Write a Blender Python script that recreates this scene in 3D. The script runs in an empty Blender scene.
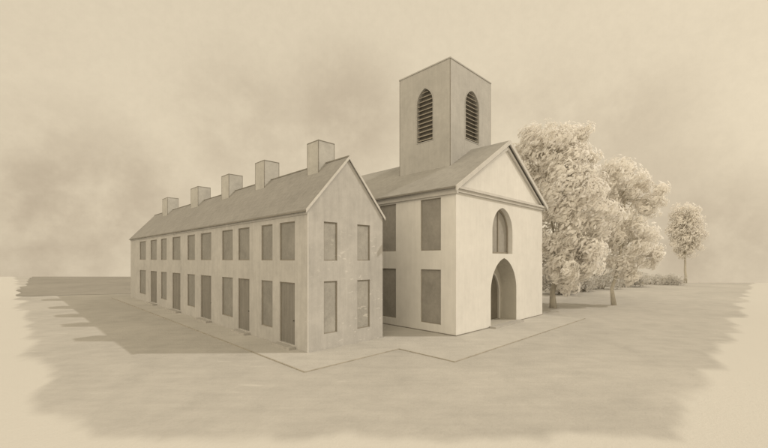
import bpy, bmesh, math, random
from mathutils import Vector, Matrix, noise
from mathutils.geometry import tessellate_polygon

# ------------------------------------------------------------------ camera, sky, sun, exposure
scene = bpy.context.scene
COL = scene.collection
PI = math.pi
HEAD = 0.79                                    # heading of the view, radians from +X
FWD = Vector((math.cos(HEAD), math.sin(HEAD), 0))
RGT = Vector((math.sin(HEAD), -math.cos(HEAD), 0))

cam = bpy.data.cameras.new('camera')
cam.sensor_width = 36.0
cam.lens = 36.0 * 376.54 / 768.0
cam.shift_y = 0.0457
cam.clip_start = 0.1
cam.clip_end = 6000
cam_o = bpy.data.objects.new('camera', cam)
cam_o.location = (0, 0, 3.918)
cam_o.rotation_euler = (PI / 2, 0, HEAD - PI / 2)
COL.objects.link(cam_o)
scene.camera = cam_o

SUN_EL = math.radians(40)
SUN_AZ = (RGT + 0.02 * FWD).normalized()       # towards the sun, on the ground plane
sun_dir = SUN_AZ * math.cos(SUN_EL) + Vector((0, 0, math.sin(SUN_EL)))
sun = bpy.data.lights.new('sun', 'SUN')
sun.energy = 2.0
sun.angle = math.radians(0.6)
sun.color = (1.0, 0.915, 0.80)
sun_o = bpy.data.objects.new('sun', sun)
sun_o.rotation_euler = sun_dir.to_track_quat('Z', 'Y').to_euler()
sun_o.location = (0, 0, 60)
COL.objects.link(sun_o)

vs = scene.view_settings
vs.view_transform = 'Standard'
vs.look = 'None'
vs.gamma = 1.0
vs.use_curve_mapping = False
vs.exposure = -0.23
scene.cycles.max_bounces = 16
scene.cycles.diffuse_bounces = 10
scene.cycles.transmission_bounces = 12

world = bpy.data.worlds.new('World')
scene.world = world
world.use_nodes = True


class NT:
    """small helper to write node trees"""
    def __init__(self, tree):
        self.t = tree
        tree.nodes.clear()

    def n(self, typ, ins=None, **props):
        nd = self.t.nodes.new(typ)
        for k, v in props.items():
            setattr(nd, k, v)
        for k, v in (ins or {}).items():
            if isinstance(v, bpy.types.NodeSocket):
                self.t.links.new(v, nd.inputs[k])
            else:
                nd.inputs[k].default_value = v
        return nd

    def math(self, op, a, b=0.0, clamp=False):
        return self.n('ShaderNodeMath', {0: a, 1: b}, operation=op, use_clamp=clamp).outputs[0]

    def vmath(self, op, a, b=(0, 0, 0)):
        nd = self.n('ShaderNodeVectorMath', {0: a, 1: b}, operation=op)
        return nd.outputs['Value'] if op in ('DOT_PRODUCT', 'LENGTH', 'DISTANCE') else nd.outputs[0]

    def mix(self, f, a, b, blend='MIX'):
        nd = self.n('ShaderNodeMix', data_type='RGBA', blend_type=blend)
        for i, v in ((0, f), (6, a), (7, b)):
            if isinstance(v, bpy.types.NodeSocket):
                self.t.links.new(v, nd.inputs[i])
            else:
                nd.inputs[i].default_value = v if i == 0 or len(v) == 4 else (*v, 1)
        return nd.outputs[2]

    def noise(self, vec, scale, detail=4, rough=0.55, dist=0.0):
        return self.n('ShaderNodeTexNoise', {'Vector': vec, 'Scale': scale, 'Detail': detail,
                                             'Roughness': rough, 'Distortion': dist}).outputs[0]

    def ramp(self, v, a, b, lo=0.0, hi=1.0, smooth=True):
        nd = self.n('ShaderNodeMapRange', {0: v, 1: a, 2: b, 3: lo, 4: hi})
        nd.interpolation_type = 'SMOOTHSTEP' if smooth else 'LINEAR'
        return nd.outputs[0]


def cam_dir(px, py):
    """direction in the world of a place in the sky (used for the banks of cloud)"""
    d = FWD + RGT * ((px - 384) / 376.54) + Vector((0, 0, (259 - py) / 376.54))
    return d.normalized()


w = NT(world.node_tree)
tc = w.n('ShaderNodeTexCoord').outputs['Generated']
dirv = w.vmath('NORMALIZE', tc)
sep = w.n('ShaderNodeSeparateXYZ', {0: dirv})
zc = w.math('MAXIMUM', sep.outputs[2], 0.03)
skyvec = w.n('ShaderNodeCombineXYZ', {0: sep.outputs[0], 1: sep.outputs[1], 2: zc}).outputs[0]
sky = w.n('ShaderNodeTexSky', {'Vector': skyvec}, sky_type='NISHITA', sun_disc=False, sun_elevation=SUN_EL,
          sun_rotation=math.atan2(SUN_AZ.x, SUN_AZ.y), dust_density=3.0)
lum = w.n('ShaderNodeRGBToBW', {0: sky.outputs[0]}).outputs[0]
lum = w.math('POWER', w.math('MULTIPLY', lum, 0.18), 0.10)          # an even, hazy daylight sky
base = w.mix(1.0, (9.5, 8.14, 5.98), w.n('ShaderNodeCombineXYZ', {0: lum, 1: lum, 2: lum}).outputs[0], 'MULTIPLY')
# smoky banks of cloud
n1 = w.noise(w.vmath('MULTIPLY', dirv, (1, 1, 1.25)), 3.4, 6, 0.52, 0.1)
n2 = w.noise(dirv, 13.0, 5, 0.6, 0.1)
tot = None
for px, py, rad, amt in ((70, 222, 0.32, 1.0), (115, 205, 0.25, 0.85), (40, 250, 0.30, 0.9), (240, 124, 0.23, 0.65), (345, 118, 0.24, 0.8),
                         (300, 150, 0.30, 0.55), (610, 136, 0.25, 0.5), (560, 120, 0.2, 0.4), (700, 245, 0.24, 0.8),
                         (30, 250, 0.20, 0.6), (640, 200, 0.26, 0.55), (500, 115, 0.15, 0.4)):
    dist = w.vmath('DISTANCE', dirv, cam_dir(px, py))
    m = w.ramp(dist, rad, rad * 0.15, 0.0, amt)
    tot = m if tot is None else w.math('MAXIMUM', tot, m)
puff = w.ramp(w.math('ADD', w.math('MULTIPLY', n1, 0.7), w.math('MULTIPLY', n2, 0.3)), 0.36, 0.60)
cl = w.math('MULTIPLY', tot, w.math('ADD', w.math('MULTIPLY', puff, 0.75), 0.25))
thin = w.math('MULTIPLY', w.ramp(n1, 0.45, 0.8), 0.12)
cl = w.math('MAXIMUM', cl, thin)
grain = w.ramp(w.noise(dirv, 60.0, 4, 0.7), 0.3, 0.7, 0.975, 1.025, False)
skyc = w.mix(cl, base, (5.95, 4.90, 3.53))
skyc = w.mix(1.0, skyc, w.n('ShaderNodeCombineXYZ', {0: grain, 1: grain, 2: grain}).outputs[0], 'MULTIPLY')
# bright lobe added to the unseen sky on the left, lifting the shaded walls
fill_glow = w.ramp(w.vmath('DOT_PRODUCT', dirv, Vector((-0.95, -0.22, 0.22)).normalized()), 0.0, 0.9, 1.0, 2.2)
skyc = w.mix(1.0, skyc, w.n('ShaderNodeCombineXYZ', {0: fill_glow, 1: fill_glow, 2: fill_glow}).outputs[0], 'MULTIPLY')
bg = w.n('ShaderNodeBackground', {'Color': skyc, 'Strength': 0.1})
w.n('ShaderNodeOutputWorld', {0: bg.outputs[0]})


# ------------------------------------------------------------------ materials
def wash(name, col, var=0.14, scale=0.6, rough=0.9, bump=0.15, streak=0.0, fine=22.0, courses=None, flecks=0.0):
    """limewash / board / slate surface: broad mottling, fine grain and, if asked, runs down the wall"""
    m = bpy.data.materials.new(name)
    m.use_nodes = True
    t = NT(m.node_tree)
    tc_ = t.n('ShaderNodeTexCoord').outputs['Object']
    a = t.noise(tc_, scale, 5, 0.6, 0.4)
    b = t.noise(tc_, scale * 5.5, 4, 0.65)
    c_ = t.noise(tc_, fine, 3, 0.7)
    v = t.math('ADD', t.math('MULTIPLY', a, 0.5), t.math('MULTIPLY', b, 0.32))
    v = t.math('ADD', v, t.math('MULTIPLY', c_, 0.18))
    if streak:
        st = t.noise(t.vmath('MULTIPLY', tc_, (5, 5, 0.45)), 1.0, 4, 0.6)
        v = t.math('ADD', t.math('MULTIPLY', v, 1 - streak), t.math('MULTIPLY', st, streak))
    k = t.ramp(v, 0.33, 0.67, 1 - var, 1 + var, False)
    hgt = c_
    if courses:                                  # courses of slate or brick along the surface
        br = t.n('ShaderNodeTexBrick', {'Vector': t.vmath('MULTIPLY', t.n('ShaderNodeUVMap').outputs[0], (1, 1, 1)),
                                        'Scale': 1.0, 'Color1': (1, 1, 1, 1), 'Color2': (0.86, 0.86, 0.86, 1),
                                        'Mortar': (0.62, 0.62, 0.62, 1), 'Mortar Size': 0.012,
                                        'Brick Width': courses[0], 'Row Height': courses[1]})
        k = t.math('MULTIPLY', k, t.ramp(br.outputs[0], 0.0, 1.0, 1 - courses[2], 1.0, False))
    if flecks:                                   # spots where the limewash has flaked pale
        fl = t.noise(t.vmath('MULTIPLY', tc_, (2.6, 2.6, 6.5)), 1.0, 3, 0.5)
        fl = t.math('MULTIPLY', t.ramp(fl, 0.62, 0.66), t.ramp(t.noise(tc_, 0.45, 2, 0.5), 0.42, 0.55))
        sx_ = t.n('ShaderNodeSeparateXYZ', {0: tc_})
        fl = t.math('MULTIPLY', fl, t.math('MULTIPLY', t.ramp(sx_.outputs[1], 13.7, 13.55), t.ramp(sx_.outputs[0], 9.2, 12.2, 0.35, 1.0)))
        fl = t.math('MULTIPLY', fl, t.ramp(sx_.outputs[2], 5.6, 4.6))
        k = t.math('ADD', k, t.math('MULTIPLY', fl, flecks * 0.6))
    base_ = t.mix(1.0, (*col, 1), t.n('ShaderNodeCombineXYZ', {0: k, 1: k, 2: k}).outputs[0], 'MULTIPLY')
    bp = t.n('ShaderNodeBump', {'Strength': bump, 'Distance': 0.02, 'Height': t.math('ADD', hgt, b)})
    p = t.n('ShaderNodeBsdfPrincipled', {'Base Color': base_, 'Roughness': rough, 'Normal': bp.outputs[0]})
    p.inputs['Specular IOR Level'].default_value = 0.15
    t.n('ShaderNodeOutputMaterial', {0: p.outputs[0]})
    return m


M = {}
M['terrace_wall'] = wash('terrace_limewash', (0.425, 0.413, 0.395), 0.20, 0.55, streak=0.25, flecks=0.5)
M['terrace_roof'] = wash('terrace_slate', (0.295, 0.285, 0.27), 0.18, 0.5, streak=0.3, courses=(0.5, 0.28, 0.30))
M['chimney'] = wash('chimney_brick', (0.43, 0.42, 0.395), 0.18, 1.2)
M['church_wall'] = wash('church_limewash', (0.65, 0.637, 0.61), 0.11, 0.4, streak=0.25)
M['church_roof'] = wash('church_slate', (0.32, 0.31, 0.29), 0.18, 0.5, streak=0.3, courses=(0.5, 0.28, 0.30))
M['tower_wall'] = wash('tower_limewash', (0.40, 0.39, 0.37), 0.17, 0.5, streak=0.25)
M['trim'] = wash('pale_trim', (0.53, 0.515, 0.49), 0.10, 1.0)
M['dark_trim'] = wash('dark_trim', (0.27, 0.245, 0.205), 0.15, 2.0)
M['pane'] = wash('blinded_pane', (0.235, 0.226, 0.208), 0.20, 1.0, rough=0.55, bump=0.05)
M['gable_pane'] = wash('gable_blind', (0.335, 0.323, 0.30), 0.20, 1.0, rough=0.55, bump=0.05, flecks=0.7)
M['church_pane'] = wash('church_blind', (0.29, 0.275, 0.25), 0.20, 0.9, rough=0.55, bump=0.05)
M['door'] = wash('plank_door', (0.215, 0.204, 0.185), 0.20, 1.0, streak=0.5)
M['void'] = wash('dusty_boards', (0.24, 0.225, 0.20), 0.2, 1.2)
M['line'] = wash('lead', (0.23, 0.215, 0.19), 0.25, 1.5)
M['dark'] = wash('dark_wood', (0.16, 0.145, 0.12), 0.2, 1.2)
M['slat'] = wash('louvre_board', (0.34, 0.31, 0.26), 0.2, 1.5)
M['stone'] = wash('step_stone', (0.40, 0.385, 0.36), 0.15, 2.0)
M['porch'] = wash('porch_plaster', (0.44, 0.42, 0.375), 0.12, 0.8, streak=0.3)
M['edging'] = wash('edging_stone', (0.34, 0.315, 0.27), 0.25, 1.5)
M['iron'] = wash('iron', (0.07, 0.065, 0.055), 0.1, 3.0, rough=0.5)
M['bark'] = wash('bark', (0.46, 0.43, 0.37), 0.3, 2.5, bump=0.6, streak=0.5)


def leaf_mat(name, lo, hi):
    m = bpy.data.materials.new(name)
    m.use_nodes = True
    t = NT(m.node_tree)
    g = t.n('ShaderNodeNewGeometry')
    rnd = g.outputs['Random Per Island']
    nz = t.noise(t.n('ShaderNodeTexCoord').outputs['Object'], 0.9, 3, 0.6)
    v = t.math('ADD', t.math('MULTIPLY', rnd, 0.45), t.ramp(nz, 0.3, 0.7, 0.0, 0.55, False))
    c_ = t.mix(v, (*lo, 1), (*hi, 1))
    d = t.n('ShaderNodeBsdfDiffuse', {'Color': c_, 'Roughness': 0.6})
    tr = t.n('ShaderNodeBsdfTranslucent', {'Color': c_})
    mx = t.n('ShaderNodeMixShader', {0: 0.5, 1: d.outputs[0], 2: tr.outputs[0]})
    t.n('ShaderNodeOutputMaterial', {0: mx.outputs[0]})
    return m


M['leaf'] = leaf_mat('pale_leaves', (0.78, 0.76, 0.73), (0.97, 0.955, 0.93))
M['leaf_far'] = leaf_mat('far_leaves', (0.74, 0.72, 0.69), (0.95, 0.93, 0.90))
M['bush_leaf'] = leaf_mat('bush_leaves', (0.54, 0.525, 0.495), (0.72, 0.70, 0.67))


def ground_mat(name, col, bare=None, amount=0.0):
    m = bpy.data.materials.new(name)
    m.use_nodes = True
    t = NT(m.node_tree)
    P = t.n('ShaderNodeTexCoord').outputs['Object']
    a = t.noise(P, 0.11, 6, 0.6, 0.6)
    b = t.noise(P, 0.9, 5, 0.65, 0.3)
    f = t.noise(P, 9.0, 4, 0.7)
    D = t.vmath('DOT_PRODUCT', P, tuple(FWD))
    R = t.vmath('DOT_PRODUCT', P, tuple(RGT))
    sv = t.n('ShaderNodeCombineXYZ', {0: t.math('MULTIPLY', R, 0.55), 1: t.math('MULTIPLY', D, 2.6), 2: 0.0}).outputs[0]
    s_ = t.noise(sv, 1.0, 5, 0.6, 0.2)
    v = t.math('ADD', t.math('MULTIPLY', a, 0.42), t.math('MULTIPLY', b, 0.25))
    v = t.math('ADD', v, t.math('ADD', t.math('MULTIPLY', f, 0.13), t.math('MULTIPLY', s_, 0.20)))
    k = t.ramp(v, 0.34, 0.66, 0.80, 1.18, False)
    colr = t.mix(1.0, (*col, 1), t.n('ShaderNodeCombineXYZ', {0: k, 1: k, 2: k}).outputs[0], 'MULTIPLY')
    if bare:
        # worn, sandy margins of the grass: their edges run where the wear runs
        sx = t.n('ShaderNodeSeparateXYZ', {0: P})
        wob = t.math('MULTIPLY', t.math('SUBTRACT', t.noise(t.n('ShaderNodeCombineXYZ', {0: t.math('MULTIPLY', R, 0.34), 1: t.math('MULTIPLY', D, 0.12), 2: 0.0}).outputs[0], 1.0, 3, 0.5), 0.5), 3.0)
        wob2 = t.math('MULTIPLY', t.math('SUBTRACT', b, 0.5), 0.3)
        e = t.math('MINIMUM', t.math('SUBTRACT', sx.outputs[0], 0.75), t.math('SUBTRACT', sx.outputs[1], 1.5))
        e = t.math('MINIMUM', e, t.math('SUBTRACT', D, 8.35))
        e = t.math('ADD', e, t.math('ADD', wob, wob2))
        mk = t.ramp(e, 0.2, -0.35, 0.0, 0.9)
        fl = t.ramp(s_, 0.64, 0.70, 0.0, 0.5)                     # pale flecks of dry grass
        fl = t.math('MULTIPLY', fl, t.ramp(t.noise(P, 0.22, 3, 0.5), 0.48, 0.62))
        mk = t.math('MAXIMUM', mk, fl)
        colr = t.mix(mk, colr, (*bare, 1))
    bp = t.n('ShaderNodeBump', {'Strength': 0.35, 'Distance': 0.05, 'Height': t.math('ADD', b, f)})
    p = t.n('ShaderNodeBsdfPrincipled', {'Base Color': colr, 'Roughness': 0.95, 'Normal': bp.outputs[0]})
    p.inputs['Specular IOR Level'].default_value = 0.05
    t.n('ShaderNodeOutputMaterial', {0: p.outputs[0]})
    return m


M['ground'] = ground_mat('dry_grass', (0.415, 0.40, 0.372), bare=(0.545, 0.53, 0.495))
M['shade_sheet'] = ground_mat('painted_shade', (0.27, 0.255, 0.227))  # shadow tone put into the colour of the far ground
M['walk'] = ground_mat('gravel_walk', (0.455, 0.44, 0.41))


# ------------------------------------------------------------------ mesh helpers
class MB:
    """collects shapes; build() links them as ONE mesh object"""
    def __init__(self):
        self.v, self.f, self.uv = [], [], {}

    def face(self, pts):
        i = len(self.v)
        self.v += [tuple(p) for p in pts]
        self.f.append(tuple(range(i, i + len(pts))))

    def box(self, x0, x1, y0, y1, z0, z1):
        i = len(self.v)
        self.v += [(x, y, z) for z in (z0, z1) for y in (y0, y1) for x in (x0, x1)]
        for q in ((0, 2, 3, 1), (4, 5, 7, 6), (0, 1, 5, 4), (2, 6, 7, 3), (0, 4, 6, 2), (1, 3, 7, 5)):
            self.f.append(tuple(i + k for k in q))

    def prism(self, pts, d):
        """closed solid: planar outline pts swept by the vector d"""
        pts = [Vector(p) for p in pts]
        d = Vector(d)
        i, n = len(self.v), len(pts)
        self.v += [tuple(p) for p in pts] + [tuple(p + d) for p in pts]
        for tri in tessellate_polygon([pts]):
            self.f.append(tuple(i + k for k in tri))
            self.f.append(tuple(i + n + k for k in reversed(tri)))
        for k in range(n):
            j = (k + 1) % n
            self.f.append((i + k, i + j, i + n + j, i + n + k))

    def ring(self, outer, inner, d):
        """solid band between two outlines with the same number of points, swept by d"""
        outer, inner, d = [Vector(p) for p in outer], [Vector(p) for p in inner], Vector(d)
        i, n = len(self.v), len(outer)
        for s in (outer, inner, [p + d for p in outer], [p + d for p in inner]):
            self.v += [tuple(p) for p in s]
        for k in range(n):
            j = (k + 1) % n
            self.f += [(i + k, i + j, i + n + j, i + n + k),
                       (i + 2 * n + k, i + 3 * n + k, i + 3 * n + j, i + 2 * n + j),
                       (i + k, i + 2 * n + k, i + 2 * n + j, i + j),
                       (i + n + k, i + n + j, i + 3 * n + j, i + 3 * n + k)]

    def wall(self, outer, holes, inward, depth):
        """wall face with real openings and their reveals"""
        loops = [[Vector(p) for p in outer]] + [[Vector(p) for p in h] for h in holes]
        i = len(self.v)
        flat = [p for l in loops for p in l]
        self.v += [tuple(p) for p in flat]
        for tri in tessellate_polygon(loops):
            self.f.append(tuple(i + k for k in tri))
        dv = Vector(inward) * depth
        for l in loops[1:]:
            for k in range(len(l)):
                a, b = l[k], l[(k + 1) % len(l)]
                self.face([a, b, b + dv, a + dv])

    def tube(self, path, radii, seg=9):
        rings = []
        for k, p in enumerate(path):
            p = Vector(p)
            a = Vector(path[max(k - 1, 0)])
            b = Vector(path[min(k + 1, len(path) - 1)])
            t = (b - a).normalized()
            u = t.cross(Vector((0.31, 0.95, 0.05))).normalized()
            v = t.cross(u)
            i = len(self.v)
            self.v += [tuple(p + (u * math.cos(2 * PI * s / seg) + v * math.sin(2 * PI * s / seg)) * radii[k]) for s in range(seg)]
            rings.append(i)
        for r0, r1 in zip(rings, rings[1:]):
            for s in range(seg):
                e = (s + 1) % seg
                self.f.append((r0 + s, r0 + e, r1 + e, r1 + s))
        self.f.append(tuple(rings[0] + s for s in reversed(range(seg))))
        self.f.append(tuple(rings[-1] + s for s in range(seg)))

    def build(self, name, mat, parent=None, smooth=False, recalc=True, uvfun=None):
        me = bpy.data.meshes.new(name)
        me.from_pydata(self.v, [], self.f)
        if recalc:
            bm = bmesh.new()
            bm.from_mesh(me)
            bmesh.ops.remove_doubles(bm, verts=bm.verts, dist=0.0004)
            bmesh.ops.recalc_face_normals(bm, faces=bm.faces)
            bm.to_mesh(me)
            bm.free()
        if uvfun:
            uvl = me.uv_layers.new(name='UVMap')
            for lp in me.loops:
                uvl.data[lp.index].uv = uvfun(me.vertices[lp.vertex_index].co)
        if smooth:
            for pl in me.polygons:
                pl.use_smooth = True
        me.materials.append(mat)
        o = bpy.data.objects.new(name, me)
        COL.objects.link(o)
        if parent:
            o.parent = parent
        return o


def tag(o, label=None, cat=None, group=None, kind=None):
    for k, v in (('label', label), ('category', cat), ('group', group), ('kind', kind)):
        if v:
            o[k] = v
    return o


def empty(name, loc=(0, 0, 0)):
    o = bpy.data.objects.new(name, None)
    o.location = loc
    o.empty_display_size = 0.5
    COL.objects.link(o)
    return o


def rebase(root, base):
    """the Empty sits at the base of its thing; parts were drawn in world coordinates"""
    root.location = base
    for ch in root.children:
        ch.matrix_parent_inverse = Matrix.Translation(-Vector(base))


def rect(u0, u1, z0, z1):
    return [(u0, z0), (u1, z0), (u1, z1), (u0, z1)]


def lancet(u0, u1, z0, zs, zt, n=9):
    """pointed arch: jambs to the spring zs, two arcs meeting at zt"""
    h, r = zt - zs, (u1 - u0) / 2
    R = (h * h + r * r) / (2 * r)
    mid = (u0 + u1) / 2
    pts = [(u0, z0), (u1, z0)]
    a1 = math.asin(min(1, h / R))
    for k in range(n + 1):
        a = a1 * k / n
        pts.append((u1 - R + R * math.cos(a), zs + R * math.sin(a)))
    for k in range(1, n + 1):
        a = a1 * (1 - k / n)
        pts.append((u0 + R - R * math.cos(a), zs + R * math.sin(a)))
    return pts


def onx(X, pts):                                # a vertical plane X = const (u runs along Y)
    return [(X, u, z) for u, z in pts]


def ony(Y, pts):                                # a vertical plane Y = const (u runs along X)
    return [(u, Y, z) for u, z in pts]


# ------------------------------------------------------------------ ground
def crest(R):
    s = 1 / (1 + math.exp(-(R - 5) / 14))
    return 92 * (1 - s) + 68 * s


def ground_z(x, y):
    p = Vector((x, y, 0))
    D, R = p.dot(FWD), p.dot(RGT)
    t = (D - crest(R)) / 5.0
    sp = t if t > 30 else math.log1p(math.exp(t))
    z = -0.11 * 5.0 * sp
    return max(z, -260)


def axis(lo, hi, fine_lo, fine_hi, step, grow=1.18):
    a = []
    x = fine_lo
    while x <= fine_hi:
        a.append(x)
        x += step
    s, x = step, a[-1]
    while x < hi:
        s *= grow
        x += s
        a.append(x)
    s, x = step, a[0]
    while x > lo:
        s *= grow
        x -= s
        a.insert(0, x)
    return a


mb = MB()
Ds, Rs = axis(-400, 2600, -10, 150, 1.5), axis(-2200, 2200, -120, 130, 2.5)
for d_ in Ds:
    for r_ in Rs:
        p = FWD * d_ + RGT * r_
        mb.v.append((p.x, p.y, ground_z(p.x, p.y)))
nR = len(Rs)
for i in range(len(Ds) - 1):
    for j in range(nR - 1):
        mb.f.append((i * nR + j, i * nR + j + 1, (i + 1) * nR + j + 1, (i + 1) * nR + j))
g = mb.build('ground', M['ground'], smooth=True, recalc=False)
tag(g, 'pale dry grass ground spreading round the terrace and the church', 'ground', kind='structure')

# dark sheet: shadow tone painted in, near edge fitted to the terrace's cast shadow
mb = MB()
def shade_left(y):
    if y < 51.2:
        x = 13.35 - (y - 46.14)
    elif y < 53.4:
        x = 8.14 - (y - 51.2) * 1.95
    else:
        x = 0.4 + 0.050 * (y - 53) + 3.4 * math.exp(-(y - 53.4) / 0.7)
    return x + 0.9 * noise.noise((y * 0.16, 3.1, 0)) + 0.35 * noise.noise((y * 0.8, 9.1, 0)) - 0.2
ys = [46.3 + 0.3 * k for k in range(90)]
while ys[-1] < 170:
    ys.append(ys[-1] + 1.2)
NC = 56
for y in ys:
    xl = shade_left(y)
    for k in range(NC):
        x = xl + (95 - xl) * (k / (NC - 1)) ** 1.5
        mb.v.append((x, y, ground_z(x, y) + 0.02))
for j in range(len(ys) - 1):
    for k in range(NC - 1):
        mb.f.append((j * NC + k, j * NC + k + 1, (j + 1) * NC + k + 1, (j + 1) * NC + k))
fo = mb.build('shade_sheet', M['shade_sheet'], smooth=True, recalc=False)
tag(fo, 'dark ground sheet, painted to carry on the shadow behind the far end of the long terrace', 'shade_sheet', kind='structure')

# ------------------------------------------------------------------ the walk round the buildings and its thin stone edging
AX, AY, L, W = 8.806, 13.446, 32.695, 4.42        # terrace: near corner, length along Y, width along X
EZ, RZ = 6.0, 8.517
MX = AX + W / 2
BX, BY, WC, LC = 16.044, 11.0, 10.56, 21.0        # church: near corner, front along X, side along Y
CEZ, CRZ = 7.661, 10.932
MC = BX + WC / 2

mb = MB()
walk = [(7.25, 46.3), (7.25, 11.2), (12.02, 11.2), (12.02, 8.3), (26.8, 8.3), (26.8, 10.98), (16.02, 10.98), (16.02, 31.0),
        (13.3, 31.0), (13.3, 13.42), (8.78, 13.42), (8.78, 46.3)]
tri = tessellate_polygon([[Vector((x, y, 0)) for x, y in walk]])
mb.v = [(x, y, 0.004) for x, y in walk]
mb.f = [tuple(t_) for t_ in tri]
tag(mb.build('path', M['walk'], recalc=True), 'pale gravel walk along the terrace and the church front', 'path', kind='structure')
mb = MB()
ew = 0.045
mb.box(7.25 - ew, 7.25, 11.2 - ew, 46.3, -0.05, 0.03)
mb.box(7.25, 12.02 + 0.0, 11.2 - ew, 11.2, -0.05, 0.03)
mb.box(12.02 - ew, 12.02, 8.3 - ew, 11.2 - ew, -0.05, 0.03)
mb.box(12.02, 26.8, 8.3 - ew, 8.3, -0.05, 0.03)
tag(mb.build('edging', M['edging']), 'thin dark stone edging zigzagging along the walk in front', 'edging', kind='structure')

# ------------------------------------------------------------------ the terrace
terrace = empty('terrace')
tag(terrace, 'long two storey terrace with steep roof, five chimneys and five doors', 'terrace')
WIN = [(41.1, 2.3), (34.25, 1.6), (27.75, 1.5), (21.64, 1.5), (16.95, 1.12)]
DOOR = [(37.3, 1.95), (31.0, 1.9), (24.98, 1.8), (19.5, 1.35), (15.07, 1.3)]
holes_f, low, up, drs = [], [], [], []
for c_, w_ in WIN:
    low.append((c_ - w_ / 2, c_ + w_ / 2, 0.66, 2.88))
    up.append((c_ - w_ / 2, c_ + w_ / 2, 3.86, 5.58))
for c_, w_ in DOOR:
    drs.append((c_ - w_ / 2, c_ + w_ / 2, 0.15, 2.88))
    up.append((c_ - w_ / 2, c_ + w_ / 2, 3.86, 5.58))
gab = [(9.65, 10.38, 3.85, 5.55), (11.56, 12.36, 3.85, 5.55), (9.65, 10.38, 0.66, 2.95), (11.56, 12.36, 0.64, 2.93)]
mb = MB()
RD = 0.10
mb.wall(onx(AX, [(AY, 0), (AY + L, 0), (AY + L, EZ), (AY, EZ)]), [onx(AX, rect(*h)) for h in low + up + drs], (1, 0, 0), RD)
mb.wall(ony(AY, [(AX, 0), (AX + W, 0), (AX + W, EZ), (MX, RZ), (AX, EZ)]), [ony(AY, rect(*h)) for h in gab], (0, 1, 0), RD)
mb.face(ony(AY + L, [(AX + W, 0), (AX, 0), (AX, EZ), (MX, RZ), (AX + W, EZ)]))
mb.face(onx(AX + W, [(AY + L, 0), (AY, 0), (AY, EZ), (AY + L, EZ)]))
mb.build('wall', M['terrace_wall'], terrace, recalc=True)
mb = MB()
mb.box(AX - 0.04, AX - 0.003, AY + 0.0, AY + L, 5.80, 5.93)
mb.build('eaves_board', M['terrace_wall'], terrace)

# roof slab with overhanging eaves
sl = (RZ - EZ) / (W / 2)
def roof_solid(mb, xe0, xm, xe1, zr, slope, y0, y1, th, over):
    """gabled slab: outline in XZ swept along Y"""
    a0, a1 = xe0 - over, xe1 + over
    o = [(a0, zr - slope * (xm - a0)), (xm, zr), (a1, zr - slope * (a1 - xm)),
         (a1, zr - slope * (a1 - xm) + th), (xm, zr + th), (a0, zr - slope * (xm - a0) + th)]
    for s in (0, 1):
        q = [o[0], o[1], o[4], o[5]] if s == 0 else [o[1], o[2], o[3], o[4]]
        mb.prism([(x, y0, z) for x, z in q], (0, y1 - y0, 0))
mb = MB()
roof_solid(mb, AX, MX, AX + W, RZ + 0.02, sl, AY - 0.06, AY + L + 0.06, 0.10, 0.10)
kx = math.hypot(1, sl)
roof = mb.build('roof', M['terrace_roof'], terrace, uvfun=lambda c: (c.y, abs(c.x - MX) * kx))
# barge boards on the gable
mb = MB()
for s in (-1, 1):
    xe = MX + s * (W / 2 + 0.11)
    q = [(xe, RZ - sl * (W / 2 + 0.11) - 0.02), (MX, RZ - 0.02), (MX, RZ + 0.125), (xe, RZ - sl * (W / 2 + 0.11) + 0.125)]
    mb.prism([(x, AY - 0.10, z) for x, z in q], (0, 0.038, 0))
mb.build('barge_board', M['trim'], roof)
mb = MB()
mb.box(AX - 0.002, AX + 0.06, AY - 0.015, AY - 0.002, 0.0, EZ - 0.12)
mb.build('corner_board', M['trim'], terrace)
mb = MB()
mb.box(AX - 0.15, AX - 0.115, AY - 0.06, AY + L + 0.06, EZ - 0.10, EZ - 0.045)
mb.build('gutter', M['line'], roof)
mb = MB()
mb.box(MX - 0.05, MX + 0.05, AY - 0.06, AY + L + 0.06, RZ + 0.09, RZ + 0.145)
mb.build('ridge_cap', M['line'], roof)
for y0, y1, zt in ((15.13, 16.1, 9.70), (20.6, 21.75, 9.75), (25.65, 26.9, 9.75), (31.6, 33.3, 9.72), (39.8, 41.45, 9.80)):
    mb = MB()
    x0, x1 = 10.54, 11.5
    zt -= 0.02
    mb.box(x0, x1, y0, y1, 7.3, zt)
    cy, cx = (y0 + y1) / 2, (x0 + x1) / 2
    mb.ring([(cx - .3, cy - .3, zt), (cx + .3, cy - .3, zt), (cx + .3, cy + .3, zt), (cx - .3, cy + .3, zt)],
            [(cx - .2, cy - .2, zt), (cx + .2, cy - .2, zt), (cx + .2, cy + .2, zt), (cx - .2, cy + .2, zt)], (0, 0, 0.03))
    mb.build('chimney', M['chimney'], roof)
    mb = MB()
    e = 0.03
    for xa in (x0 - .006, x1 - e + .006):
        for ya in (y0 - .006, y1 - e + .006):
            mb.box(xa, xa + e, ya, ya + e, 8.0, zt - 0.035)
    mb.ring([(x0 - .01, y0 - .01, zt - .034), (x1 + .01, y0 - .01, zt - .034), (x1 + .01, y1 + .01, zt - .034), (x0 - .01, y1 + .01, zt - .034)],
            [(x0 + .03, y0 + .03, zt - .034), (x1 - .03, y0 + .03, zt - .034), (x1 - .03, y1 - .03, zt - .034), (x0 + .03, y1 - .03, zt - .034)], (0, 0, 0.04))
    mb.build('edging', M['line'], roof)


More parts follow.
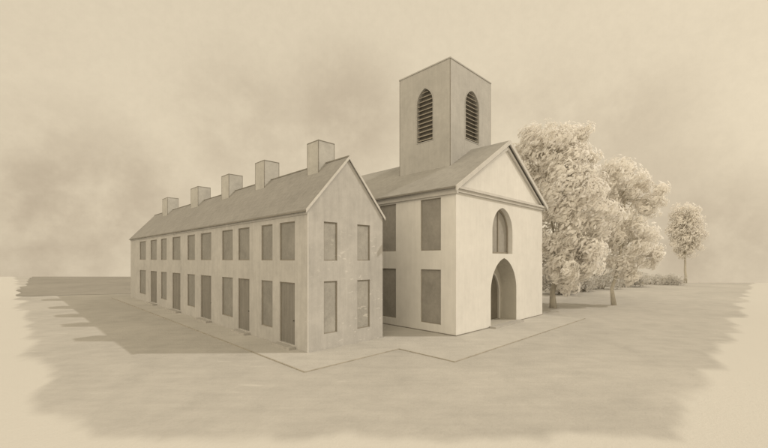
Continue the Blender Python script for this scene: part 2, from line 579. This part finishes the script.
def fr(mb, plane, h, c0, out, wd=0.05):
    """thin frame: ring just outside an opening, standing proud of the wall"""
    u0, u1, z0, z1 = h
    f_ = onx if plane == 'x' else ony
    d = (-out, 0, 0) if plane == 'x' else (0, -out, 0)
    mb.ring(f_(c0, rect(u0, u1, z0, z1)), f_(c0, rect(u0 + wd, u1 - wd, z0 + wd, z1 - wd)), d)


def flat_window(plane, h, c0, parent, pane_mat, depth=RD, sill=False):
    """blinded sash: pane recessed in the wall, thin frame, sill"""
    u0, u1, z0, z1 = h
    mb = MB()
    f_ = onx if plane == 'x' else ony
    d = (0.04, 0, 0) if plane == 'x' else (0, 0.04, 0)
    mb.prism(f_(c0 + depth - 0.03, rect(u0 + 0.002, u1 - 0.002, z0 + 0.002, z1 - 0.002)), d)
    win = mb.build('window', pane_mat, parent)
    mb = MB()
    fr(mb, plane, (u0 + .003, u1 - .003, z0 + .003, z1 - .003), c0 + depth - 0.032, 0.03, 0.035)
    mb.build('frame', M['dark_trim'], win)
    if sill:
        mb = MB()
        if plane == 'x':
            mb.box(c0 - 0.05, c0 - 0.003, u0 - 0.06, u1 + 0.06, z0 - 0.08, z0 - 0.003)
        else:
            mb.box(u0 - 0.06, u1 + 0.06, c0 - 0.05, c0 - 0.003, z0 - 0.08, z0 - 0.003)
        mb.build('sill', M['stone'] if pane_mat is M['church_pane'] else M['terrace_wall'], win)
    return win


for h in low + up:
    flat_window('x', h, AX, terrace, M['pane'])
for h in gab:
    flat_window('y', h, AY, terrace, M['gable_pane'])
for u0, u1, z0, z1 in drs:
    mb = MB()
    x = AX + RD - 0.03
    n = 5
    for k in range(n):
        a, b = u0 + 0.04 + (u1 - u0 - 0.08) * k / n, u0 + 0.04 + (u1 - u0 - 0.08) * (k + 1) / n
        mb.box(x, x + 0.05, a + 0.006, b - 0.006, z0 + 0.003, z1 - 0.04)
    mb.box(x + 0.02, x + 0.045, u0 + 0.003, u1 - 0.003, z0 + 0.002, z1 - 0.003)
    dr = mb.build('door', M['door'], terrace)
    mb = MB()
    for a, b in ((u0 + .003, u0 + .04), (u1 - .04, u1 - .003)):
        mb.box(x - 0.025, x + 0.018, a, b, z0 + .003, z1 - .003)
    mb.box(x - 0.025, x + 0.018, u0 + .041, u1 - .041, z1 - .04, z1 - .003)
    mb.build('frame', M['dark_trim'], dr)
    mb = MB()
    mb.tube([(x - 0.001, u0 + 0.16, 1.2), (x - 0.05, u0 + 0.16, 1.2)], [0.015, 0.03], 8)
    mb.build('handle', M['iron'], dr)
    mb = MB()
    mb.box(AX - 0.34, AX - 0.003, u0 - 0.08, u1 + 0.08, -0.05, 0.11)
    mb.build('doorstep', M['stone'], terrace)
rebase(terrace, (MX, AY + L / 2, 0))

# ------------------------------------------------------------------ the church
church = empty('church')
tag(church, 'pale gabled church with square louvred tower and pointed arched doorway', 'church')
DW = lancet(19.5, 22.66, 0.10, 2.02, 3.98, 12)
FW = lancet(19.68, 22.14, 4.24, 5.55, 6.98, 12)
side = [(11.95, 13.33, 4.38, 7.16), (11.95, 13.33, 0.46, 3.36), (15.2, 16.58, 4.38, 7.16), (15.2, 16.58, 0.46, 3.36)]
mb = MB()
mb.wall(ony(BY, [(BX, 0), (BX + WC, 0), (BX + WC, CEZ), (BX, CEZ)]), [ony(BY, FW), ony(BY, DW)], (0, 1, 0), 0.012)
# the reveal of the pointed window
fl_ = ony(BY + 0.012, FW)
for k in range(len(fl_)):
    a, b = Vector(fl_[k]), Vector(fl_[(k + 1) % len(fl_)])
    mb.face([a, b, b + Vector((0, 0.408, 0)), a + Vector((0, 0.408, 0))])
mb.wall(onx(BX, [(BY, 0), (BY + LC, 0), (BY + LC, CEZ), (BY, CEZ)]), [onx(BX, rect(*h)) for h in side], (1, 0, 0), 0.12)
mb.face(onx(BX + WC, [(BY, 0), (BY + LC, 0), (BY + LC, CEZ), (BY, CEZ)]))
mb.face(ony(BY + LC, [(BX, 0), (BX + WC, 0), (BX + WC, CEZ), (MC, CRZ), (BX, CEZ)]))
mb.build('wall', M['church_wall'], church)
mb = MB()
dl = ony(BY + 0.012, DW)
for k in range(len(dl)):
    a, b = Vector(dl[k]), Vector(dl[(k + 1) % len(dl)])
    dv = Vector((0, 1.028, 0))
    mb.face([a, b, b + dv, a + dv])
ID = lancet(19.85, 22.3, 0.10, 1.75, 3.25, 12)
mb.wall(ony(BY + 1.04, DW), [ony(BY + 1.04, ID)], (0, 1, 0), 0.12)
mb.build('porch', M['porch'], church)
for h in side:
    flat_window('x', h, BX, church, M['church_pane'], 0.12)

# pointed window over the door
mb = MB()
mb.prism(ony(BY + 0.36, FW), (0, 0.05, 0))
fwn = mb.build('pointed_window', M['church_pane'], church)
mb = MB()
FWi = lancet(19.68 + .10, 22.14 - .10, 4.24 + .10, 5.55, 6.98 - .13, 12)
mb.ring(ony(BY + 0.355, lancet(19.684, 22.136, 4.244, 5.55, 6.975, 12)), ony(BY + 0.355, FWi), (0, -0.06, 0))
mb.box(20.885, 20.935, BY + 0.30, BY + 0.354, 4.345, 6.84)
mb.build('frame', M['dark_trim'], fwn)

# door in the porch recess
mb = MB()
mb.prism(ony(BY + 1.12, ID), (0, 0.05, 0))
mb.box(21.06, 21.09, BY + 1.10, BY + 1.119, 0.12, 3.20)
cdoor = mb.build('door', M['dark'], church)
mb = MB()
mb.ring(ony(BY + 1.036, lancet(19.75, 22.40, 0.115, 1.75, 3.36, 12)), ony(BY + 1.036, lancet(19.86, 22.29, 0.116, 1.75, 3.24, 12)), (0, -0.05, 0))
mb.build('frame', M['trim'], cdoor)
mb = MB()
mb.tube([(20.95, BY + 1.118, 1.2), (20.95, BY + 1.06, 1.2)], [0.02, 0.035], 8)
mb.build('handle', M['iron'], cdoor)
mb = MB()
mb.box(19.3, 22.86, BY - 0.42, BY - 0.003, -0.05, 0.10)
mb.box(19.505, 22.655, BY - 0.003, BY + 1.12, -0.05, 0.097)
mb.build('doorstep', M['stone'], church)

# roof, cornices, pediment
csl = (CRZ - CEZ) / (WC / 2)
ckx = math.hypot(1, csl)
mb = MB()
roof_solid(mb, BX, MC, BX + WC, CRZ + 0.03, csl, BY - 0.20, BY + LC + 0.2, 0.10, 0.32)
croof = mb.build('roof', M['church_roof'], church, uvfun=lambda c: (c.y, abs(c.x - MC) * ckx))
mb = MB()
mb.face(ony(BY - 0.012, [(BX + 0.05, CEZ - 0.06), (BX + WC - 0.05, CEZ - 0.06), (MC, CRZ - 0.02)]))
ped = mb.build('pediment', M['church_wall'], church)
mb = MB()                                            # mouldings: sides, front, rakes
for x0, x1 in ((BX - 0.14, BX - 0.004), (BX + WC + 0.004, BX + WC + 0.14)):
    mb.box(x0, x1, BY - 0.15, BY + LC, CEZ - 0.42, CEZ - 0.12)
mb.box(BX - 0.22, BX + WC + 0.22, BY - 0.20, BY - 0.014, CEZ - 0.17, CEZ - 0.03)
mb.box(BX - 0.003, BX + WC + 0.003, BY - 0.11, BY - 0.004, CEZ - 0.33, CEZ - 0.17)
mb.build('cornice', M['trim'], church)
mb = MB()
for s in (-1, 1):
    e = WC / 2 + 0.33
    for t0, t1, yy, dd in ((-0.12, 0.135, BY - 0.29, 0.085), (-0.42, -0.22, BY - 0.14, 0.12)):
        q = [(MC + s * e, CRZ - csl * e + t0), (MC, CRZ + t0), (MC, CRZ + t1), (MC + s * e, CRZ - csl * e + t1)]
        if t0 < -0.3:
            e2 = WC / 2 - 0.15
            q = [(MC + s * e2, CRZ - csl * e2 + t0 + .12), (MC, CRZ + t0), (MC, CRZ + t1), (MC + s * e2, CRZ - csl * e2 + t1)]
        mb.prism([(x, yy, z) for x, z in q], (0, dd, 0))
mb.build('raking_cornice', M['trim'], ped)

mb = MB()
mb.box(BX - 0.36, BX - 0.325, BY - 0.2, BY + LC + 0.2, CEZ - 0.17, CEZ - 0.10)
mb.build('gutter', M['line'], croof)
mb = MB()
mb.box(BX - 0.02, 19.29, BY - 0.02, BY - 0.003, -0.05, 0.05)
mb.box(22.87, BX + WC + 0.02, BY - 0.02, BY - 0.003, -0.05, 0.05)
mb.box(BX - 0.02, BX - 0.003, BY - 0.003, BY + LC, -0.05, 0.05)
mb.build('plinth', M['line'], church)
# tower
TX0, TX1, TY0, TY1, TT = 18.974, 23.779, 13.422, 17.622, 16.178
FL = lancet(20.62, 22.22, 11.6, 13.9, 14.88, 10)
SL = lancet(14.76, 16.06, 11.5, 13.95, 14.93, 10)
mb = MB()
mb.wall(ony(TY0, [(TX0, 7.8), (TX1, 7.8), (TX1, TT), (TX0, TT)]), [ony(TY0, FL)], (0, 1, 0), 0.35)
mb.wall(onx(TX0, [(TY0, 7.8), (TY1, 7.8), (TY1, TT), (TY0, TT)]), [onx(TX0, SL)], (1, 0, 0), 0.35)
mb.wall(ony(TY1, [(TX0, 7.8), (TX1, 7.8), (TX1, TT), (TX0, TT)]), [ony(TY1, FL)], (0, -1, 0), 0.35)
mb.wall(onx(TX1, [(TY0, 7.8), (TY1, 7.8), (TY1, TT), (TY0, TT)]), [onx(TX1, SL)], (-1, 0, 0), 0.35)
mb.face([(TX0, TY0, TT), (TX1, TY0, TT), (TX1, TY1, TT), (TX0, TY1, TT)])
tower = mb.build('tower', M['tower_wall'], church)
mb = MB()
o, i_ = 0.035, 0.25
mb.ring([(TX0 - o, TY0 - o, TT - .04), (TX1 + o, TY0 - o, TT - .04), (TX1 + o, TY1 + o, TT - .04), (TX0 - o, TY1 + o, TT - .04)],
        [(TX0 + i_, TY0 + i_, TT - .04), (TX1 - i_, TY0 + i_, TT - .04), (TX1 - i_, TY1 - i_, TT - .04), (TX0 + i_, TY1 - i_, TT - .04)], (0, 0, 0.075))
mb.build('coping', M['tower_wall'], tower)
for xa in (TX0 - .006, TX1 - .029):
    for ya in (TY0 - .006, TY1 - .029):
        mb = MB()
        mb.box(xa, xa + .035, ya, ya + .035, 7.9, TT - .042)
        mb.build('corner_bead', M['line'], tower)


def louvre(plane, c0, sgn, shape, n):
    """sloping boards across a pointed opening, dark void behind"""
    mb = MB()
    us = [p[0] for p in shape]
    u0, u1, z0, z1 = min(us), max(us), shape[0][1], max(p[1] for p in shape)
    zs = shape[2][1]
    mid, r, h = (u0 + u1) / 2, (u1 - u0) / 2, z1 - zs
    R = (h * h + r * r) / (2 * r)
    for k in range(n):
        z = z0 + 0.10 + (z1 - z0 - 0.35) * k / (n - 1)
        hw = r if z + .1 < zs else max(0.12, math.sqrt(max(R * R - (z + .1 - zs) ** 2, 0)) - (R - r))
        a, b = mid - hw + 0.004, mid + hw - 0.004
        f_ = 0.05 * sgn
        bk = 0.25 * sgn
        if plane == 'x':
            mb.prism([(c0 + f_, a, z), (c0 + f_, a, z + .035), (c0 + bk, a, z + .16), (c0 + bk, a, z + .125)], (0, b - a, 0))
        else:
            mb.prism([(a, c0 + f_, z), (a, c0 + f_, z + .035), (a, c0 + bk, z + .16), (a, c0 + bk, z + .125)], (b - a, 0, 0))
    lo_ = mb.build('louvre', M['slat'], tower)
    mb = MB()
    g_ = onx if plane == 'x' else ony
    mb.face(g_(c0 + 0.33 * sgn, shape))
    mb.build('louvre_backing', M['void'], tower)
    mb = MB()
    d = 0.05
    big = lancet(u0 - d, u1 + d, z0 - d, zs, z1 + d * 1.4, 10)
    dv = (-0.02 * sgn, 0, 0) if plane == 'x' else (0, -0.02 * sgn, 0)
    mb.ring(g_(c0 - 0.003 * sgn, big), g_(c0 - 0.003 * sgn, shape), dv)
    mb.build('louvre_surround', M['tower_wall'], tower)


louvre('x', TX0, 1, SL, 12)
louvre('y', TY0, 1, FL, 12)
louvre('x', TX1, -1, SL, 12)
louvre('y', TY1, -1, FL, 12)
rebase(church, (MC, BY + LC / 2, 0))


# ------------------------------------------------------------------ trees and bushes
def leaves(mb, rnd, lobes, n, size, droop=0.35, flat=0.75):
    """leaf sprays spread through the outer volume of each lobe"""
    tot = sum(r[0] * r[2] for c_, r in lobes)
    for c_, r in lobes:
        c_ = Vector(c_)
        k = int(n * r[0] * r[2] / tot)
        # each lobe carries clumps, so its outline is scalloped
        clumps = []
        for _ in range(max(9, int(15 * (r[0] + r[2]) / 2))):
            v = Vector((rnd.gauss(0, 1), rnd.gauss(0, 1), rnd.gauss(0, 1))).normalized()
            q = rnd.uniform(0.62, 0.98)
            clumps.append((c_ + Vector((v.x * r[0], v.y * r[1], v.z * r[2])) * q, rnd.uniform(0.20, 0.33) * (r[0] + r[2]) / 2 + 0.15))
        for _ in range(k):
            cc, cr = rnd.choice(clumps)
            v = Vector((rnd.gauss(0, 1), rnd.gauss(0, 1), rnd.gauss(0, 1))).normalized()
            p = cc + v * cr * rnd.uniform(0.55, 1.06)
            nrm = (v * 0.9 + (p - c_).normalized() * 0.8 + sun_dir * 0.5 + Vector((rnd.gauss(0, 1), rnd.gauss(0, 1), rnd.gauss(0, 1))) * 0.30).normalized()
            s = size * rnd.uniform(0.6, 1.35)
            ax_ = Vector((-0.5, 0.5, -0.75)) + Vector((rnd.gauss(0, 1), rnd.gauss(0, 1), rnd.gauss(0, 1))) * 0.45
            u = (ax_ - nrm * ax_.dot(nrm))
            if u.length < 1e-3:
                continue
            u.normalize()
            t_ = nrm.cross(u)
            wd = s * rnd.uniform(0.28, 0.46)
            mb.face([p - u * s * .5, p - u * s * .12 + t_ * wd * .5 + nrm * s * .05, p + u * s * .28 + t_ * wd * .36,
                     p + u * s * .5 - nrm * s * droop * .4, p + u * s * .28 - t_ * wd * .36, p - u * s * .12 - t_ * wd * .5 + nrm * s * .05])


def limb_path(rnd, a, b, n=6, wob=0.08):
    a, b = Vector(a), Vector(b)
    L_ = (b - a).length
    out = []
    for k in range(n + 1):
        t_ = k / n
        p = a.lerp(b, t_) + Vector((0, 0, math.sin(t_ * PI) * L_ * 0.05))
        if 0 < k < n:
            p += Vector((rnd.gauss(0, 1), rnd.gauss(0, 1), rnd.gauss(0, 1))) * wob * L_ / n
        out.append(p)
    return out


def tree(name, label, base, seed, lobes, n, size, trunk_top, r0, leafmat, group=None, cat='tree'):
    """lobes: (right, deep, height, r_right, r_deep, r_height) in metres from the tree's foot"""
    rnd = random.Random(seed)
    bx, by = base
    root = empty(name, (bx, by, ground_z(bx, by) - 0.05))
    tag(root, label, cat, group)
    lw = []
    for a, d, z, ra, rd, rz in lobes:
        p = RGT * a + FWD * d
        lw.append(((p.x, p.y, z), (ra, rd, rz)))
    mb = MB()
    tt = RGT * trunk_top[0] + Vector((0, 0, trunk_top[1]))
    path = limb_path(rnd, (0, 0, 0), tt, 8, 0.10)
    rad = [r0 * (1.45 if k == 0 else 1.0) * (1 - 0.55 * k / 8) for k in range(9)]
    mb.tube(path, rad, 11)
    for k, (c_, r) in enumerate(lw):
        st = path[rnd.choice((4, 5, 6, 7, 8))] if c_[2] > path[5].z else path[rnd.choice((3, 4))]
        q = limb_path(rnd, st, Vector(c_) + Vector((0, 0, r[2] * .35)), 6, 0.3)
        ra = r0 * 0.42
        mb.tube(q, [ra * (1 - 0.8 * i / 6) for i in range(7)], 7)
        for _ in range(5):
            v = Vector((rnd.gauss(0, 1), rnd.gauss(0, 1), rnd.gauss(0, .8))).normalized()
            e = Vector(c_) + Vector((v.x * r[0], v.y * r[1], v.z * r[2])) * 0.85
            q2 = limb_path(rnd, q[rnd.choice((3, 4, 5))], e, 4, 0.3)
            mb.tube(q2, [ra * 0.30 * (1 - 0.75 * i / 4) for i in range(5)], 5)
    mb.build('trunk', M['bark'], root, smooth=True)
    mb = MB()
    leaves(mb, rnd, lw, n, size)
    mb.build('crown', leafmat, root, recalc=False)
    return root


# big tree beside the church: tall dome, then lobes stepping out and down to the right
S1 = 30.2 / 376.54
def lob(px, py, rx, ry, bx, by, S, deep=0.0, rd=None):
    z = (by - py) * S
    return ((px - bx) * S, deep, z, rx * S, (rd or (rx + ry) / 2) * S, ry * S)
T1 = [(548, 152, 33, 30), (562, 140, 22, 18), (556, 190, 40, 34), (525, 165, 20, 28), (577, 213, 29, 28), (545, 225, 34, 34), (588, 240, 19, 20), (579, 163, 17, 22), (587, 192, 14, 20),
      (566, 254, 26, 24), (549, 262, 18, 20), (578, 268, 13, 11), (560, 285, 13, 9), (545, 268, 13, 13), (572, 258, 22, 20), (571, 143, 19, 21), (533, 140, 18, 18)]
tree('leafy_tree', 'tallest leafy tree, rising close beside the church', (30.9, 11.9), 3,
     [lob(px, py, rx, ry, 549, 308, S1, dp) for (px, py, rx, ry), dp in zip(T1, (0, .5, -.4, .3, -.6, .2, .3, .4, .2, -.8, -.3, .2, -.2, -2.2, -.6, .2, .1))],
     20000, 0.44, (0.6, 9.5), 0.21, M['leaf'])
S2 = 32.1 / 376.54
T2 = [(621, 176, 25, 18), (612, 190, 22, 20), (640, 195, 16, 18), (651, 208, 9, 10), (606, 225, 26, 26), (625, 238, 20, 20), (646, 242, 12, 13), (640, 256, 17, 11),
      (618, 262, 15, 14), (624, 277, 10, 8)]
tree('leafy_tree', 'middle tree with slender bare trunk and ragged layered crown', (36.5, 9.0), 8,
     [lob(px, py, rx, ry, 610, 305, S2, dp) for (px, py, rx, ry), dp in zip(T2, (0, .4, -.4, .1, .4, -.5, .2, -.3, .2, -.2))],
     9000, 0.42, (1.0, 9.0), 0.15, M['leaf'])
S3 = 64.4 / 376.54
T3 = [(685, 211, 12, 12), (686, 226, 14, 12), (682, 240, 13, 11), (692, 238, 11, 12), (686, 248, 10, 9), (685, 219, 13, 14), (679, 233, 10, 12), (695, 229, 9, 13)]
tree('leafy_tree', 'small lone tree standing far off on the right', (81.85, 9.5), 5,
     [lob(px, py, rx, ry, 685, 282, S3) for px, py, rx, ry in T3], 6000, 0.55, (0.1, 8.0), 0.20, M['leaf_far'])


def bush(label, at, seed, size, h, n):
    rnd = random.Random(seed)
    root = empty('bush', (at[0], at[1], ground_z(*at) - 0.05))
    tag(root, label, 'bush', 'bushes behind the trees')
    lw = []
    for k in range(4):
        p = RGT * rnd.uniform(-.55, .55) * size + FWD * rnd.uniform(-.4, .4) * size
        hh = h * rnd.uniform(0.55, 0.8)
        lw.append(((p.x, p.y, hh * .62), (size * .55, size * .5, hh * .55)))
    mb = MB()
    for c_, r in lw:
        for _ in range(3):
            e = Vector(c_) + Vector((rnd.gauss(0, .3) * r[0], rnd.gauss(0, .3) * r[1], r[2] * .6))
            mb.tube(limb_path(rnd, (rnd.gauss(0, .12), rnd.gauss(0, .12), 0), e, 5, .2), [0.06 * (1 - .7 * i / 5) for i in range(6)], 6)
    mb.build('stem', M['bark'], root, smooth=True)
    mb = MB()
    leaves(mb, rnd, lw, n, 0.34)
    mb.build('crown', M['bush_leaf'], root, recalc=False)


def at(px, D):
    p = FWD * D + RGT * ((px - 384) / 376.54 * D)
    return (p.x, p.y)


bush('dark low bush beside the trunk of the tallest tree', at(560, 42), 11, 3.4, 4.4, 2600)
bush('dark bush midway between the tallest tree and the middle tree', at(583, 46), 12, 3.6, 4.6, 2800)
bush('dark bush just left of the slender bare trunk', at(601, 50), 13, 3.4, 4.4, 2600)
bush('dark bush just right of the slender bare trunk', at(622, 54), 14, 3.6, 3.0, 2300)
bush('lowest dark bush, farthest out from the middle tree', at(645, 60), 15, 4.6, 1.7, 2000)
